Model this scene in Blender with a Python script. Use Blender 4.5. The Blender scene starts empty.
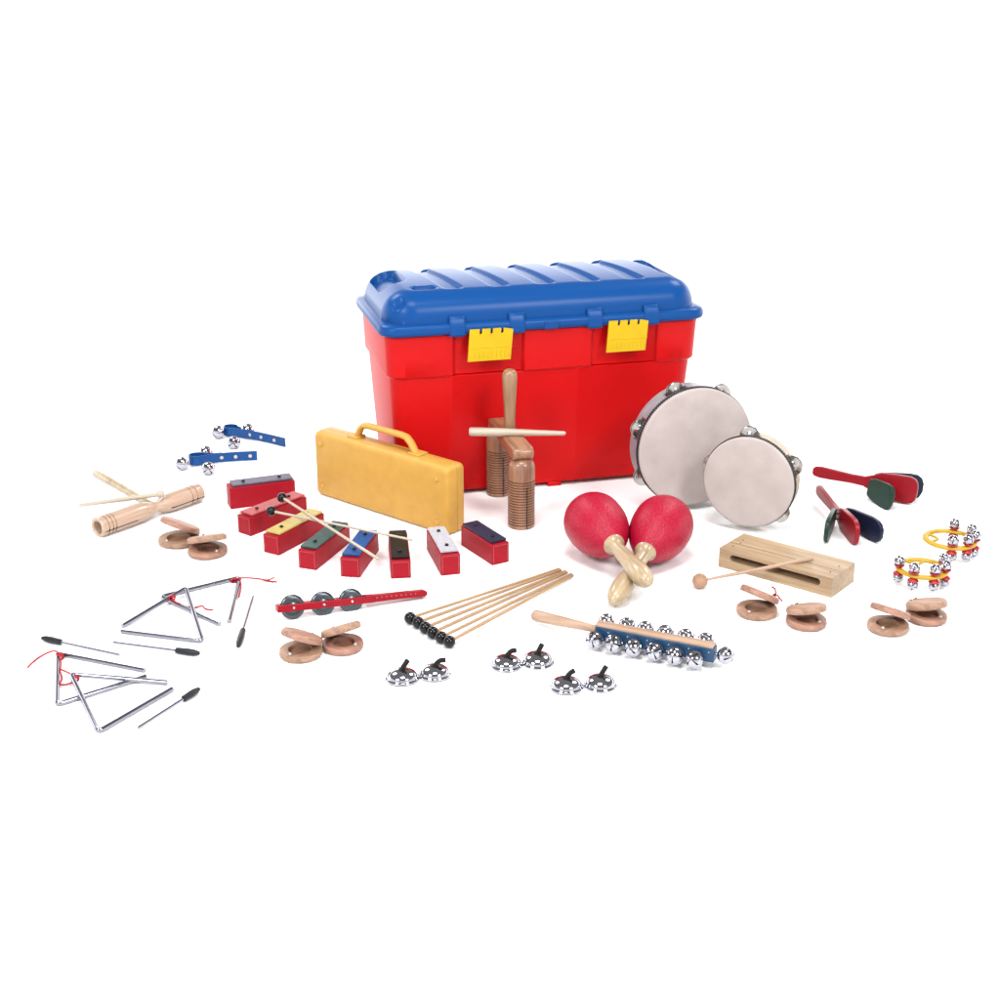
import bpy, math, random
from mathutils import Matrix, Vector
random.seed(7)
PI = math.pi
sc = bpy.context.scene
C = sc.collection
V = Vector

# ------------------------------------------------------------------ camera
PITCH, FPX, DIST = math.radians(20.5), 1400.0, 2.5
cam_loc = V((0, -DIST*math.cos(PITCH), DIST*math.sin(PITCH)))
fw = V((0, math.cos(PITCH), -math.sin(PITCH)))
upv = V((0, math.sin(PITCH), math.cos(PITCH)))
rt = V((1, 0, 0))
cd = bpy.data.cameras.new('camera'); cam = bpy.data.objects.new('camera', cd); C.objects.link(cam)
cam.location = cam_loc; cam.rotation_euler = (PI/2-PITCH, 0, 0)
cd.sensor_width = 36; cd.lens = 36*FPX/1000; cd.clip_end = 500; cd.clip_start = .05
sc.camera = cam

def F(px, py, z=0.0):            # a picture position (1000 px frame) turned into a point at height z
    d = fw + rt*((px-500)/FPX) - upv*((py-500)/FPX)
    return cam_loc + d*((z-cam_loc.z)/d.z)
def P(w):
    v = V(w)-cam_loc; k = v.dot(fw)
    return 500+FPX*v.dot(rt)/k, 500-FPX*v.dot(upv)/k
def ppm(w): return FPX/((V(w)-cam_loc).dot(fw))       # pixels per metre at a point
def high(base, ytop):            # height above base that reaches picture row ytop
    lo, hi = 0, 1.0
    for _ in range(40):
        m = (lo+hi)/2
        if P(base+V((0, 0, m)))[1] > ytop: lo = m
        else: hi = m
    return lo

# ------------------------------------------------------------------ materials
def lin(c):
    o = []
    for x in c:
        x /= 255.0
        o.append(x/12.92 if x <= .04045 else ((x+.055)/1.055)**2.4)
    return o
K = .46
def alb(c, k=K): return tuple(min(.9, max(.004, x*k)) for x in lin(c))+(1,)
def base_mat(name):
    m = bpy.data.materials.new(name); m.use_nodes = True
    return m, m.node_tree, m.node_tree.nodes['Principled BSDF']
def mottled(nt, b, c, var, scale, bump=0, bscale=200, coord='Object', stretch=None):
    tc = nt.nodes.new('ShaderNodeTexCoord'); mp = nt.nodes.new('ShaderNodeMapping')
    nt.links.new(tc.outputs[coord], mp.inputs[0])
    if stretch: mp.inputs['Scale'].default_value = stretch
    n = nt.nodes.new('ShaderNodeTexNoise'); n.inputs['Scale'].default_value = scale; n.inputs['Detail'].default_value = 5
    nt.links.new(mp.outputs[0], n.inputs['Vector'])
    r = nt.nodes.new('ShaderNodeValToRGB')
    r.color_ramp.elements[0].position = .3; r.color_ramp.elements[1].position = .7
    r.color_ramp.elements[0].color = tuple(x*(1-var) for x in c[:3])+(1,)
    r.color_ramp.elements[1].color = tuple(min(.95, x*(1+var)) for x in c[:3])+(1,)
    nt.links.new(n.outputs['Fac'], r.inputs[0]); nt.links.new(r.outputs[0], b.inputs['Base Color'])
    if bump:
        n2 = nt.nodes.new('ShaderNodeTexNoise'); n2.inputs['Scale'].default_value = bscale
        nt.links.new(mp.outputs[0], n2.inputs['Vector'])
        bp = nt.nodes.new('ShaderNodeBump'); bp.inputs['Strength'].default_value = bump; bp.inputs['Distance'].default_value = .001
        nt.links.new(n2.outputs['Fac'], bp.inputs['Height']); nt.links.new(bp.outputs[0], b.inputs['Normal'])
    return r
def plastic(name, c, rough=.35, var=.05, scale=30, bump=0, bscale=200, k=K, spec=.5):
    m, nt, b = base_mat(name)
    mottled(nt, b, alb(c, k), var, scale, bump, bscale)
    b.inputs['Roughness'].default_value = rough; b.inputs['Specular IOR Level'].default_value = spec
    return m
def wood(name, c, dark=.75, axis='x', rough=.45, k=K, dens=1.0, coat=0):
    m, nt, b = base_mat(name)
    col = alb(c, k)
    tc = nt.nodes.new('ShaderNodeTexCoord'); mp = nt.nodes.new('ShaderNodeMapping')
    nt.links.new(tc.outputs['Object'], mp.inputs[0])
    s = [260*dens]*3; s['xyz'.index(axis)] = 12*dens; mp.inputs['Scale'].default_value = s
    n = nt.nodes.new('ShaderNodeTexNoise'); n.inputs['Scale'].default_value = 1; n.inputs['Detail'].default_value = 6; n.inputs['Distortion'].default_value = .6
    nt.links.new(mp.outputs[0], n.inputs['Vector'])
    mp2 = nt.nodes.new('ShaderNodeMapping'); s2 = [60*dens]*3; s2['xyz'.index(axis)] = 7*dens; mp2.inputs['Scale'].default_value = s2
    nt.links.new(tc.outputs['Object'], mp2.inputs[0])
    n2 = nt.nodes.new('ShaderNodeTexNoise'); n2.inputs['Scale'].default_value = 1; n2.inputs['Detail'].default_value = 3
    nt.links.new(mp2.outputs[0], n2.inputs['Vector'])
    ad = nt.nodes.new('ShaderNodeMath'); ad.operation = 'ADD'
    nt.links.new(n.outputs['Fac'], ad.inputs[0]); nt.links.new(n2.outputs['Fac'], ad.inputs[1])
    r = nt.nodes.new('ShaderNodeValToRGB')
    r.color_ramp.elements[0].position = .38; r.color_ramp.elements[1].position = .6
    hf = nt.nodes.new('ShaderNodeMath'); hf.operation = 'MULTIPLY'; hf.inputs[1].default_value = .5
    nt.links.new(ad.outputs[0], hf.inputs[0]); nt.links.new(hf.outputs[0], r.inputs[0])
    r.color_ramp.elements[0].color = (col[0]*dark, col[1]*dark*.93, col[2]*dark*.88, 1)
    r.color_ramp.elements[1].color = tuple(min(.85, x*1.08) for x in col[:3])+(1,)
    nt.links.new(r.outputs[0], b.inputs['Base Color'])
    b.inputs['Roughness'].default_value = rough
    if coat: b.inputs['Coat Weight'].default_value = coat; b.inputs['Coat Roughness'].default_value = .12
    bp = nt.nodes.new('ShaderNodeBump'); bp.inputs['Strength'].default_value = .25; bp.inputs['Distance'].default_value = .0004
    nt.links.new(n.outputs['Fac'], bp.inputs['Height']); nt.links.new(bp.outputs[0], b.inputs['Normal'])
    return m
def metal(name, c=(.62, .62, .64), rough=.1, bump=.0):
    m, nt, b = base_mat(name)
    b.inputs['Metallic'].default_value = 1
    tc = nt.nodes.new('ShaderNodeTexCoord'); n = nt.nodes.new('ShaderNodeTexNoise'); n.inputs['Scale'].default_value = 90
    nt.links.new(tc.outputs['Object'], n.inputs['Vector'])
    mr = nt.nodes.new('ShaderNodeMapRange'); mr.inputs['To Min'].default_value = rough*.7; mr.inputs['To Max'].default_value = rough*1.4
    nt.links.new(n.outputs['Fac'], mr.inputs[0]); nt.links.new(mr.outputs[0], b.inputs['Roughness'])
    b.inputs['Base Color'].default_value = tuple(c)+(1,)
    if bump:
        bp = nt.nodes.new('ShaderNodeBump'); bp.inputs['Strength'].default_value = bump; bp.inputs['Distance'].default_value = .0008
        nt.links.new(n.outputs['Fac'], bp.inputs['Height']); nt.links.new(bp.outputs[0], b.inputs['Normal'])
    return m

M = {}
M['red'] = plastic('red_plastic', (226, 18, 22), .32, .02, 8, .05, 60, k=.62, spec=.13)
M['blue'] = plastic('blue_plastic', (0, 94, 176), .3, .03, 8, .08, 90, k=.46, spec=.12)
M['yellow'] = plastic('yellow_plastic', (252, 208, 8), .35, k=.5, spec=.2)
M['case'] = plastic('amber_case_plastic', (248, 190, 88), .42, .06, 40, .35, 500, k=.54, spec=.3)
M['case_top'] = M['case']
M['white_feet'] = M['case']
M['chime'] = plastic('crimson_block_plastic', (208, 8, 46), .45, .05, 60, .2, 400, spec=.18)
M['edge'] = plastic('pale_red_edge', (232, 110, 120), .5)
def coloured(n, c, r=.4): return plastic(n, c, r, .12, 150, .05, 300, spec=.25)
M['bar_grey'] = coloured('grey_bar_enamel', (122, 112, 135)); M['bar_pink'] = coloured('pink_bar_enamel', (228, 96, 98))
M['bar_yellow'] = coloured('yellow_bar_enamel', (250, 224, 132)); M['bar_green'] = coloured('green_bar_enamel', (72, 106, 100))
M['bar_blue'] = coloured('blue_bar_enamel', (22, 100, 182)); M['bar_black'] = coloured('black_bar_enamel', (26, 34, 38))
M['bar_white'] = coloured('white_bar_enamel', (236, 236, 246)); M['bar_navy'] = coloured('navy_bar_enamel', (50, 62, 92))
M['black'] = plastic('black_rubber', (16, 22, 27), .16, .1, spec=.3)
M['matt_black'] = plastic('matt_black_rubber', (18, 20, 22), .5, .1, spec=.25)
M['handle_grey'] = plastic('dark_grey_grip', (40, 44, 52), .4, .15, 80, spec=.3)
M['maraca'] = plastic('crimson_maraca_lacquer', (208, 16, 62), .36, .3, 380, .9, 380, k=.52, spec=.25)
M['strap'] = plastic('blue_leather_strap', (12, 96, 176), .4, .08, 120, .2, 500, spec=.25)
M['body_blue'] = plastic('blue_painted_wood', (32, 88, 134), .4, .1, 120, .1)
M['clap_red'] = plastic('red_painted_wood', (192, 12, 42), .35, .06, 80, .1, k=.42, spec=.25)
M['clap_green'] = plastic('green_painted_wood', (8, 74, 58), .35, .08, 80, .1, k=.42, spec=.25)
M['clap_navy'] = plastic('navy_painted_wood', (30, 44, 76), .35, .08, 80, .1, k=.42, spec=.25)
M['ring'] = plastic('yellow_ring_plastic', (253, 200, 20), .4)
M['cap'] = plastic('red_bell_cap', (222, 20, 44), .4)
M['stick_red'] = plastic('crimson_jingle_handle', (205, 8, 48), .35, .05, k=.42, spec=.2)
M['cord'] = plastic('red_cord', (222, 24, 44), .8)
M['dark_cord'] = plastic('dark_elastic', (44, 28, 34), .8)
M['head'] = plastic('drum_skin', (230, 215, 210), .6, .09, 24, .15, 300, k=.5, spec=.3)
M['frame_shaded'] = wood('shaded_white_frame', (196, 194, 204), .9, 'x', .35)  # white plywood with its shade mixed into the grey-lilac colour
M['frame_cream'] = wood('cream_birch_frame', (236, 218, 194), .9, 'x', .4)
M['dark'] = plastic('dark_tack_braid', (40, 42, 50), .6)
M['pearl'] = plastic('pearl_button', (246, 238, 228), .25)
M['hole_shade'] = plastic('painted_hole_shade', (40, 30, 30), .8)  # dark colour painted in for the shade inside slits, bells and holes
M['castanet'] = wood('castanet_wood', (222, 176, 146), .62, 'x', .5, k=.5)
M['castanet2'] = wood('castanet_wood_red', (214, 160, 136), .62, 'x', .45, k=.5)
M['tube'] = wood('turned_pale_wood', (240, 206, 180), .78, 'x', .3, k=.5, coat=.35)
M['stick'] = wood('pale_stick_wood', (240, 224, 202), .88, 'x', .4)
M['stick2'] = wood('beech_stick_wood', (232, 190, 142), .68, 'x', .45)
M['guiro'] = wood('guiro_brown_wood', (204, 148, 116), .55, 'z', .35, coat=.3)
M['guiro_pale'] = wood('guiro_handle_wood', (208, 160, 118), .68, 'z', .35, coat=.4)
M['guiro_bar'] = wood('guiro_bar_wood', (214, 156, 118), .58, 'x', .35, coat=.25)
M['maraca_handle'] = wood('maraca_handle_wood', (236, 208, 166), .68, 'x', .35, coat=.35)
M['block'] = wood('wood_block_beech', (230, 196, 154), .70, 'x', .4)
M['ball'] = wood('beater_ball_wood', (222, 172, 136), .8, 'x', .4)
M['bell_handle'] = wood('sleigh_handle_wood', (236, 196, 166), .72, 'x', .4)
M['chrome'] = metal('chrome', (.46, .46, .51), .06)
M['steel'] = metal('polished_steel_rod', (.30, .30, .35), .1)
M['jingle'] = metal('jingle_tin', (.42, .40, .38), .22, .05)
M['jingle_dark'] = metal('jingle_dark_tin', (.085, .095, .105), .3, .05)

# ------------------------------------------------------------------ mesh builder
class MB:
    def __init__(s): s.v = []; s.f = []; s.m = []; s.cur = 0
    def add(s, vs, fs, T=None):
        o = len(s.v)
        s.v += [tuple(T @ V(p)) if T else tuple(p) for p in vs]
        for f in fs: s.f.append([i+o for i in f]); s.m.append(s.cur)
        return s
    def box(s, x0, x1, y0, y1, z0, z1, T=None):
        vs = [(x, y, z) for z in (z0, z1) for y in (y0, y1) for x in (x0, x1)]
        return s.add(vs, [(0, 2, 3, 1), (4, 5, 7, 6), (0, 1, 5, 4), (2, 6, 7, 3), (0, 4, 6, 2), (1, 3, 7, 5)], T)
    def lathe(s, prof, seg=32, T=None, cap=True):
        vs = []; fs = []; rings = []
        for r, z in prof:
            if r < 1e-6: rings.append([len(vs)]); vs.append((0, 0, z))
            else:
                rings.append(list(range(len(vs), len(vs)+seg)))
                vs += [(r*math.cos(2*PI*i/seg), r*math.sin(2*PI*i/seg), z) for i in range(seg)]
        for a, b in zip(rings, rings[1:]):
            if len(a) == 1 and len(b) == 1: continue
            for i in range(seg):
                j = (i+1) % seg
                if len(a) == 1: fs.append((a[0], b[j], b[i]))
                elif len(b) == 1: fs.append((a[i], a[j], b[0]))
                else: fs.append((a[i], a[j], b[j], b[i]))
        if cap:
            if len(rings[0]) > 1: fs.append(list(reversed(rings[0])))
            if len(rings[-1]) > 1: fs.append(rings[-1])
        return s.add(vs, fs, T)
    def tube(s, pts, r, seg=10, closed=False, flat=1.0, T=None):
        pts = [V(p) for p in pts]; n = len(pts)
        rs = r if isinstance(r, (list, tuple)) else [r]*n
        vs = []; fs = []; nrm = None
        for i, p in enumerate(pts):
            a = pts[(i-1) % n] if (closed or i) else p; b = pts[(i+1) % n] if (closed or i < n-1) else p
            t = (b-a).normalized()
            if nrm is None:
                nrm = V((0, 0, 1)) if abs(t.z) < .9 else V((1, 0, 0))
            nrm = (nrm-t*nrm.dot(t)).normalized(); bn = t.cross(nrm)
            for k in range(seg):
                q = 2*PI*k/seg
                vs.append(p+nrm*(math.cos(q)*rs[i]*flat)+bn*(math.sin(q)*rs[i]))
        m = n if closed else n-1
        for i in range(m):
            for k in range(seg):
                a = i*seg+k; b = i*seg+(k+1) % seg; c = ((i+1) % n)*seg+(k+1) % seg; d = ((i+1) % n)*seg+k
                fs.append((a, b, c, d))
        if not closed: fs.append(list(reversed(range(seg)))); fs.append(list(range((n-1)*seg, n*seg)))
        return s.add(vs, fs, T)
    def prism(s, out, z0, z1, T=None):          # outline in x,y, extruded in z
        n = len(out)
        vs = [(x, y, z0) for x, y in out]+[(x, y, z1) for x, y in out]
        fs = [list(reversed(range(n))), list(range(n, 2*n))]+[(i, (i+1) % n, n+(i+1) % n, n+i) for i in range(n)]
        return s.add(vs, fs, T)
    def loft(s, loops, cap=True, T=None):
        n = len(loops[0]); vs = [p for l in loops for p in l]; fs = []
        for i in range(len(loops)-1):
            for k in range(n): fs.append((i*n+k, i*n+(k+1) % n, (i+1)*n+(k+1) % n, (i+1)*n+k))
        if cap: fs.append(list(reversed(range(n)))); fs.append([(len(loops)-1)*n+k for k in range(n)])
        return s.add(vs, fs, T)
    def mesh(s, name, mats, smooth=35):
        me = bpy.data.meshes.new(name); me.from_pydata(s.v, [], s.f)
        for m in mats: me.materials.append(m)
        if len(mats) > 1: me.polygons.foreach_set('material_index', s.m)
        if smooth:
            me.polygons.foreach_set('use_smooth', [True]*len(me.polygons))
            me.set_sharp_from_angle(angle=math.radians(smooth))
        me.update(); return me
def part(name, mb, mats, parent, smooth=35, bevel=0, bseg=2, T=None, label=None):
    if not isinstance(mats, (list, tuple)): mats = [mats]
    me = mb.mesh(name, mats, smooth) if isinstance(mb, MB) else mb
    o = bpy.data.objects.new(name, me); C.objects.link(o); o.parent = parent
    if T is not None: o.matrix_local = T
    if bevel:
        b = o.modifiers.new('bevel', 'BEVEL'); b.width = bevel; b.segments = bseg; b.limit_method = 'ANGLE'; b.angle_limit = math.radians(40)
        b.harden_normals = False
    if label: o['label'] = label
    return o
def thing(name, label, cat, T, group=None):
    o = bpy.data.objects.new(name, None); C.objects.link(o); o.matrix_world = T
    o.empty_display_size = .02; o['label'] = label; o['category'] = cat
    if group: o['group'] = group
    return o
def axes(o, x, y, z):
    m = Matrix.Identity(4)
    for i, a in enumerate((x, y, z)):
        for k in range(3): m[k][i] = a[k]
    for k in range(3): m[k][3] = o[k]
    return m
def along(p0, p1, up=V((0, 0, 1))):          # local x from p0 to p1
    x = (p1-p0).normalized(); y = up.cross(x).normalized(); return axes(p0, x, y, x.cross(y))
XZ = Matrix.Rotation(PI/2, 4, 'Y')            # lathe axis z -> x
def TR(x=0, y=0, z=0): return Matrix.Translation((x, y, z))
def RZ(a): return Matrix.Rotation(a, 4, 'Z')
def RX(a): return Matrix.Rotation(a, 4, 'X')
def RY(a): return Matrix.Rotation(a, 4, 'Y')
def sph(r, n=14, z=0): return [(r*math.sin(PI*i/n), z-r*math.cos(PI*i/n)) for i in range(n+1)]
def arc(cx, cy, r, a0, a1, n=8): return [(cx+r*math.cos(a0+(a1-a0)*i/n), cy+r*math.sin(a0+(a1-a0)*i/n)) for i in range(n+1)]

# ------------------------------------------------------------------ ground
g = MB(); g.add([(-2.3, -1.9, 0), (2.3, -1.9, 0), (2.3, 2.3, 0), (-2.3, 2.3, 0)], [(0, 1, 2, 3)])
m, nt, b = base_mat('white_paper'); b.inputs['Base Color'].default_value = (.9, .9, .9, 1); b.inputs['Roughness'].default_value = .8
b.inputs['Specular IOR Level'].default_value = .2
tc = nt.nodes.new('ShaderNodeTexCoord'); n_ = nt.nodes.new('ShaderNodeTexNoise'); n_.inputs['Scale'].default_value = 3
nt.links.new(tc.outputs['Object'], n_.inputs['Vector'])
mr = nt.nodes.new('ShaderNodeMapRange'); mr.inputs['To Min'].default_value = .89; mr.inputs['To Max'].default_value = .91
nt.links.new(n_.outputs['Fac'], mr.inputs[0])
cc = nt.nodes.new('ShaderNodeCombineColor')
for k in range(3): nt.links.new(mr.outputs[0], cc.inputs[k])
nt.links.new(cc.outputs[0], b.inputs['Base Color'])
go = part('floor', g, m, None, 0); go['kind'] = 'structure'

# ------------------------------------------------------------------ jingle bell mesh
def bell_mesh(r):
    mb = MB(); w = .13
    az = []
    for q in range(4):
        a = q*PI/2
        az += [a-w, a+w]+[a+w+(PI/2-2*w)*k/4 for k in (1, 2, 3)]
    az = sorted(x % (2*PI) for x in az)
    n = len(az); pol = [0.0, .12, .3, .5, .7, .9, 1.1, 1.3, 1.46, 1.52, 1.62, 1.68, 1.9, 2.15, 2.4, 2.7, 3.0, PI]
    vs = []
    for p in pol:
        rr = r*(1.05 if 1.5 < p < 1.64 else 1.0)
        for a in az: vs.append((rr*math.sin(p)*math.cos(a), rr*math.sin(p)*math.sin(a), rr*math.cos(p)))
    fs = []
    for i in range(len(pol)-1):
        for k in range(n):
            j = (k+1) % n; d = (az[j]-az[k]) % (2*PI); mid = (az[k]+d/2) % (PI/2)
            slit = min(mid, PI/2-mid) < .02
            if slit and pol[i] >= .12 and pol[i+1] <= 1.2: continue
            fs.append((i*n+k, i*n+j, (i+1)*n+j, (i+1)*n+k)[::-1])
    mb.add(vs, fs)
    mb.cur = 1; mb.lathe(sph(r*.9, 10), 14)  # dark ball fills the bell, painting the shade behind its slits
    return mb.mesh('bell', [M['chrome'], M['hole_shade']], 30)
BELLS = {}
def bell(parent, p, r, aim, spin=.6):
    key = round(r, 4)
    if key not in BELLS: BELLS[key] = bell_mesh(r)
    z = V(aim).normalized(); x = (V((0, 0, 1)) if abs(z.z) < .9 else V((1, 0, 0))).cross(z).normalized()
    return part('bell', BELLS[key], None, parent, T=axes(V(p), x, z.cross(x), z) @ RZ(spin)) 

# ------------------------------------------------------------------ 1 toy chest
H = .306
A = F(381, 338.4, H); B = F(709, 318, H); u = (B-A); W = u.length; u.normalize(); nb = V((-u.y, u.x, 0))
DP = .29
ctr = A+u*(W/2)+nb*(DP/2); ctr.z = 0
chest = thing('storage_chest', 'large red plastic chest with ribbed blue lid and two yellow latches', 'storage chest', axes(ctr, u, nb, V((0, 0, 1))))
def lx(px, z=H):                       # local x on the front whose picture column is px
    lo, hi = -W, W
    for _ in range(40):
        m_ = (lo+hi)/2
        if P(chest.matrix_world @ V((m_, -DP/2, z)))[0] < px: lo = m_
        else: hi = m_
    return lo
chest_M = chest.matrix_world.copy()
def rr_loop(hx, hy, r, z, feats=(), n=7, slope=0):
    out = []
    xs = [-hx+r]
    for a, b_, d in feats: xs += [(a-.004, 0), (a, d), (b_, d), (b_+.004, 0)]
    front = [(-hx+r, 0)]+[q for q in xs[1:]]+[(hx-r, 0)]
    out += [(x, -hy+d, z) for x, d in front]
    for cx, cy, a0 in ((hx-r, -hy+r, -PI/2), (hx-r, hy-r, 0), (-hx+r, hy-r, PI/2), (-hx+r, -hy+r, PI)):
        out += [(cx+r*math.cos(a0+PI/2*i/n), cy+r*math.sin(a0+PI/2*i/n), z) for i in range(1 if True else 0, n+1)]
    return out[:-1]
hx, hy = W/2, DP/2
L1, L2 = lx(469), lx(512); R1, R2 = lx(608), lx(647)
up_f = [(L1-.022, L2+.022, .006), (R1-.022, R2+.022, .006)]
lo_f = [(lx(451), lx(455), -.002), (lx(580), lx(584), -.002)]
def bx_(z): return .018+(1-(z-.008)/.218)*.012
def by_(z): return .017+(1-(z-.008)/.218)*.020
def blend(z):  # lower taper
    t = (z-.008)/(.200-.008); return .020+(1-t)*.026
mb = MB()
loops = []
for z in (.008, .013): loops.append(rr_loop(hx-bx_(z), hy-by_(z), .03, z, lo_f))
for z in (.06, .12, .18, .228): loops.append(rr_loop(hx-bx_(z), hy-by_(z), .032, z, lo_f))
mb.loft(loops)
loops = []
for z, o_ in ((.226, .0165), (.2305, .0125), (.26, .0115), (.285, .0105), (.302, .0095)): loops.append(rr_loop(hx-o_, hy-o_, .030, z, up_f))
mb.loft(loops)
body = part('chest_body', mb, M['red'], chest, 30, .0022, 2)
for fx in (lx(563), -hx+.09, hx-.07):
    f_ = MB(); f_.box(fx-.013, fx+.013, -hy+.036, hy-.036, 0, .0082); part('foot', f_, M['red'], chest, bevel=.002)
# lid
mb = MB()
mb.loft([rr_loop(hx-.006, hy-.006, .030, .303), rr_loop(hx-.001, hy-.001, .034, .3055), rr_loop(hx, hy, .035, .309), rr_loop(hx, hy, .035, .317), rr_loop(hx-.003, hy-.003, .034, .3215), rr_loop(hx-.012, hy-.012, .036, .324)])
NX, NY = 260, 130
TOP = .045; w_ = .046; ex, ey = hx-.011, hy-.011
def sm(a, b, x):
    t = max(0, min(1, (x-a)/(b-a))); return t*t*(3-2*t)
def caps(x, y, x0, y0, x1, y1, r):     # 1 inside a capsule, 0 outside
    dx, dy = x1-x0, y1-y0; t = max(0, min(1, ((x-x0)*dx+(y-y0)*dy)/(dx*dx+dy*dy+1e-9)))
    d = math.hypot(x-x0-t*dx, y-y0-t*dy); return 1-sm(r-.0025, r+.0025, d)
grooves = [-hx+.125+.083*i for i in range(6)]
def hgt(x, y):
    rc = .055
    qx, qy = abs(x)-(ex-rc), abs(y)-(ey-rc)
    sd = rc-(math.hypot(max(qx, 0), max(qy, 0))+min(max(qx, qy), 0))
    if sd <= 0: return .0
    t = min(1, sd/w_)
    h = TOP*(1-(1-t)**2.8)**(1/2.1)
    h += .008*(1-(y/ey)**2)*sm(.2, 1, t)
    # raised panels between transverse grooves
    for gx in grooves:
        gx = gx-y*.16
        s_ = sm(gx-.018, gx-.012, x)*(1-sm(gx+.012, gx+.018, x))*sm(-ey+.04, -ey+.055, y)
        h -= s_*.0048
        h -= caps(x, y, gx-.004, ey-.040, gx+.008, ey-.040, .015)*.014
    h -= caps(x, y, -ex+.034, -.010, -ex+.034, .075, .022)*.016*sm(0, .02, sd)
    h -= caps(x, y, ex-.034, -.05, ex-.034, .075, .018)*.010*sm(0, .02, sd)
    h -= caps(x, y, -ex+.066, -.078, -ex+.088, -.078, .010)*.010
    h -= caps(x, y, -ex+.025, -.112, -ex+.03, -.112, .008)*.008*sm(0, .01, sd)
    return max(h, 0)
def warp(t): return math.sin(t*PI/2)*.55+t*.45
vs = []; fs = []
for j in range(NY+1):
    for i in range(NX+1):
        x = warp(2*i/NX-1)*ex; y = warp(2*j/NY-1)*ey
        vs.append((x, y, .3235+hgt(x, y)))
for j in range(NY):
    for i in range(NX):
        a = j*(NX+1)+i
        if max(vs[a][2], vs[a+1][2], vs[a+NX+1][2], vs[a+NX+2][2]) < .3236: continue
        fs.append((a, a+1, a+NX+2, a+NX+1))
mb.add(vs, fs)
lid = part('lid', mb, M['blue'], chest, 50)
# small clip bosses on the front of the lid
for px in (458, 517.5, 595.5, 652):
    x = lx(px); bm_ = MB()
    prof = [(-.004, 0), (.016, 0), (.016, .012), (.010, .026), (.002, .034), (-.012, .036)]
    vs_ = []
    out = [(-hy-y_+.004 if False else -hy+.006-y_*.55, .3+z_) for y_, z_ in prof]
    n0 = len(out)
    for sx in (-.0145, .0145): vs_ += [(x+sx, a_, b_) for a_, b_ in out]
    bm_.add(vs_, [list(range(n0)), list(reversed(range(n0, 2*n0)))]+[(i, (i+1) % n0, n0+(i+1) % n0, n0+i)[::-1] for i in range(n0)])
    part('clip_boss', bm_, M['blue'], lid, 40, .004, 3)
hb = MB(); xa, xb = lx(527), lx(583)
hb.box((xa+xb)/2-.02, (xa+xb)/2+.006, -hy-.002, -hy+.004, .304, .318); part('catch_tab', hb, M['blue'], lid, bevel=.0015)
# latches
for x0, x1 in ((L1, L2), (R1, R2)):
    w = x1-x0; o = [(0, 0), (w, 0)]
    o += [(w+.001, .052)]
    for k in (2, 1, 0):
        cx = w*(.26+.25*k); o += [(cx+.0022, .055), (cx+.0022, .0475)]+[(cx, .0455)]+[(cx-.0022, .0475), (cx-.0022, .055)]
    o += [(0, .055)]
    mb = MB(); T = axes(V((x0+.0006, -hy-.0085, .2575)), V((1, 0, 0)), V((0, .10, 1)).normalized(), V((0, -1, .10)).normalized())
    o = [(x_-(.055-z_)*.10, z_) for x_, z_ in o]
    mb.prism(o, -.0025, .0015)
    for k in range(9):
        cx = w*(.1+.1*k); mb.box(cx-.0009, cx+.0009, .006, .016, .001, .0022)
    mb.box(.002, w-.002, .022, .0235, .001, .002)
    lt = part('latch', mb, M['yellow'], chest, 40, .0007, 2, T=T)

# ------------------------------------------------------------------ 2 amber carrying case
p0 = F(316, 494); p1 = F(448, 537)
x = (p1-p0); CW = x.length; x.normalize(); yb = V((-x.y, x.x, 0))
CH = high(p0, 430.5); print('case', high(p0,430.5), high(p1,475))
CT = .046
case = thing('carrying_case', 'amber yellow plastic case with moulded carry handle standing on its edge', 'carrying case', axes(p0, x, yb, V((0, 0, 1))))
mb = MB()
def cl(y, ins, r=.008):
    o = []
    for cx, cz, a0 in ((CW-r-ins, r+ins, -PI/2), (CW-r-ins, CH-r-ins, 0), (r+ins, CH-r-ins, PI/2), (r+ins, r+ins, PI)):
        o += [(cx+r*math.cos(a0+PI/2*i/5), y, cz+r*math.sin(a0+PI/2*i/5)) for i in range(6)]
    return o
mb.loft([cl(0, .007), cl(.0015, .0035), cl(.005, .0012), cl(.013, 0), cl(.0235, 0), cl(.024, .001), cl(.025, .001), cl(.0255, 0), cl(CT-.008, 0), cl(CT-.002, .003), cl(CT, .006)][::-1])
cb = part('case_shell', mb, M['case'], case, 50)
def along_case(px):
    lo, hi = 0, CW
    for _ in range(30):
        m_ = (lo+hi)/2
        if P(p0+x*m_+yb*CT*.5+V((0, 0, CH)))[0] < px: lo = m_
        else: hi = m_
    return lo
a_, b_ = along_case(357), along_case(414)
mb = MB()
pts = [(a_-.004, CT*.55, CH-.003), (a_+.001, CT*.55, CH+.004), (a_+.008, CT*.55, CH+.018), (a_+.016, CT*.55, CH+.0245), (a_+.028, CT*.55, CH+.026), (b_-.03, CT*.55, CH+.026), (b_-.018, CT*.55, CH+.0245), (b_-.008, CT*.55, CH+.016), (b_, CT*.55, CH+.004), (b_+.006, CT*.55, CH-.003)]
mb.tube(pts, .0075, 12, flat=.72)
part('handle', mb, M['case'], case, 50)
for q0, q1 in ((a_-.016, a_+.008), (b_-.006, b_+.02)):
    mb = MB(); mb.box(q0, q1, CT*.55-.012, CT*.55+.012, CH-.001, CH+.0035); part('handle_mount', mb, M['case'], case, bevel=.0015)
for fx, fz in ((.018, CH-.022), (.018, .02), (CW-.024, CH-.024), (CW-.024, .02)):
    mb = MB(); mb.lathe([(.0042, -.001), (.004, .0018), (.003, .003), (0, .0034)], 14)
    part('raised_dot', mb, M['case'], case, T=TR(fx, 0, fz) @ RX(PI/2))

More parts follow.
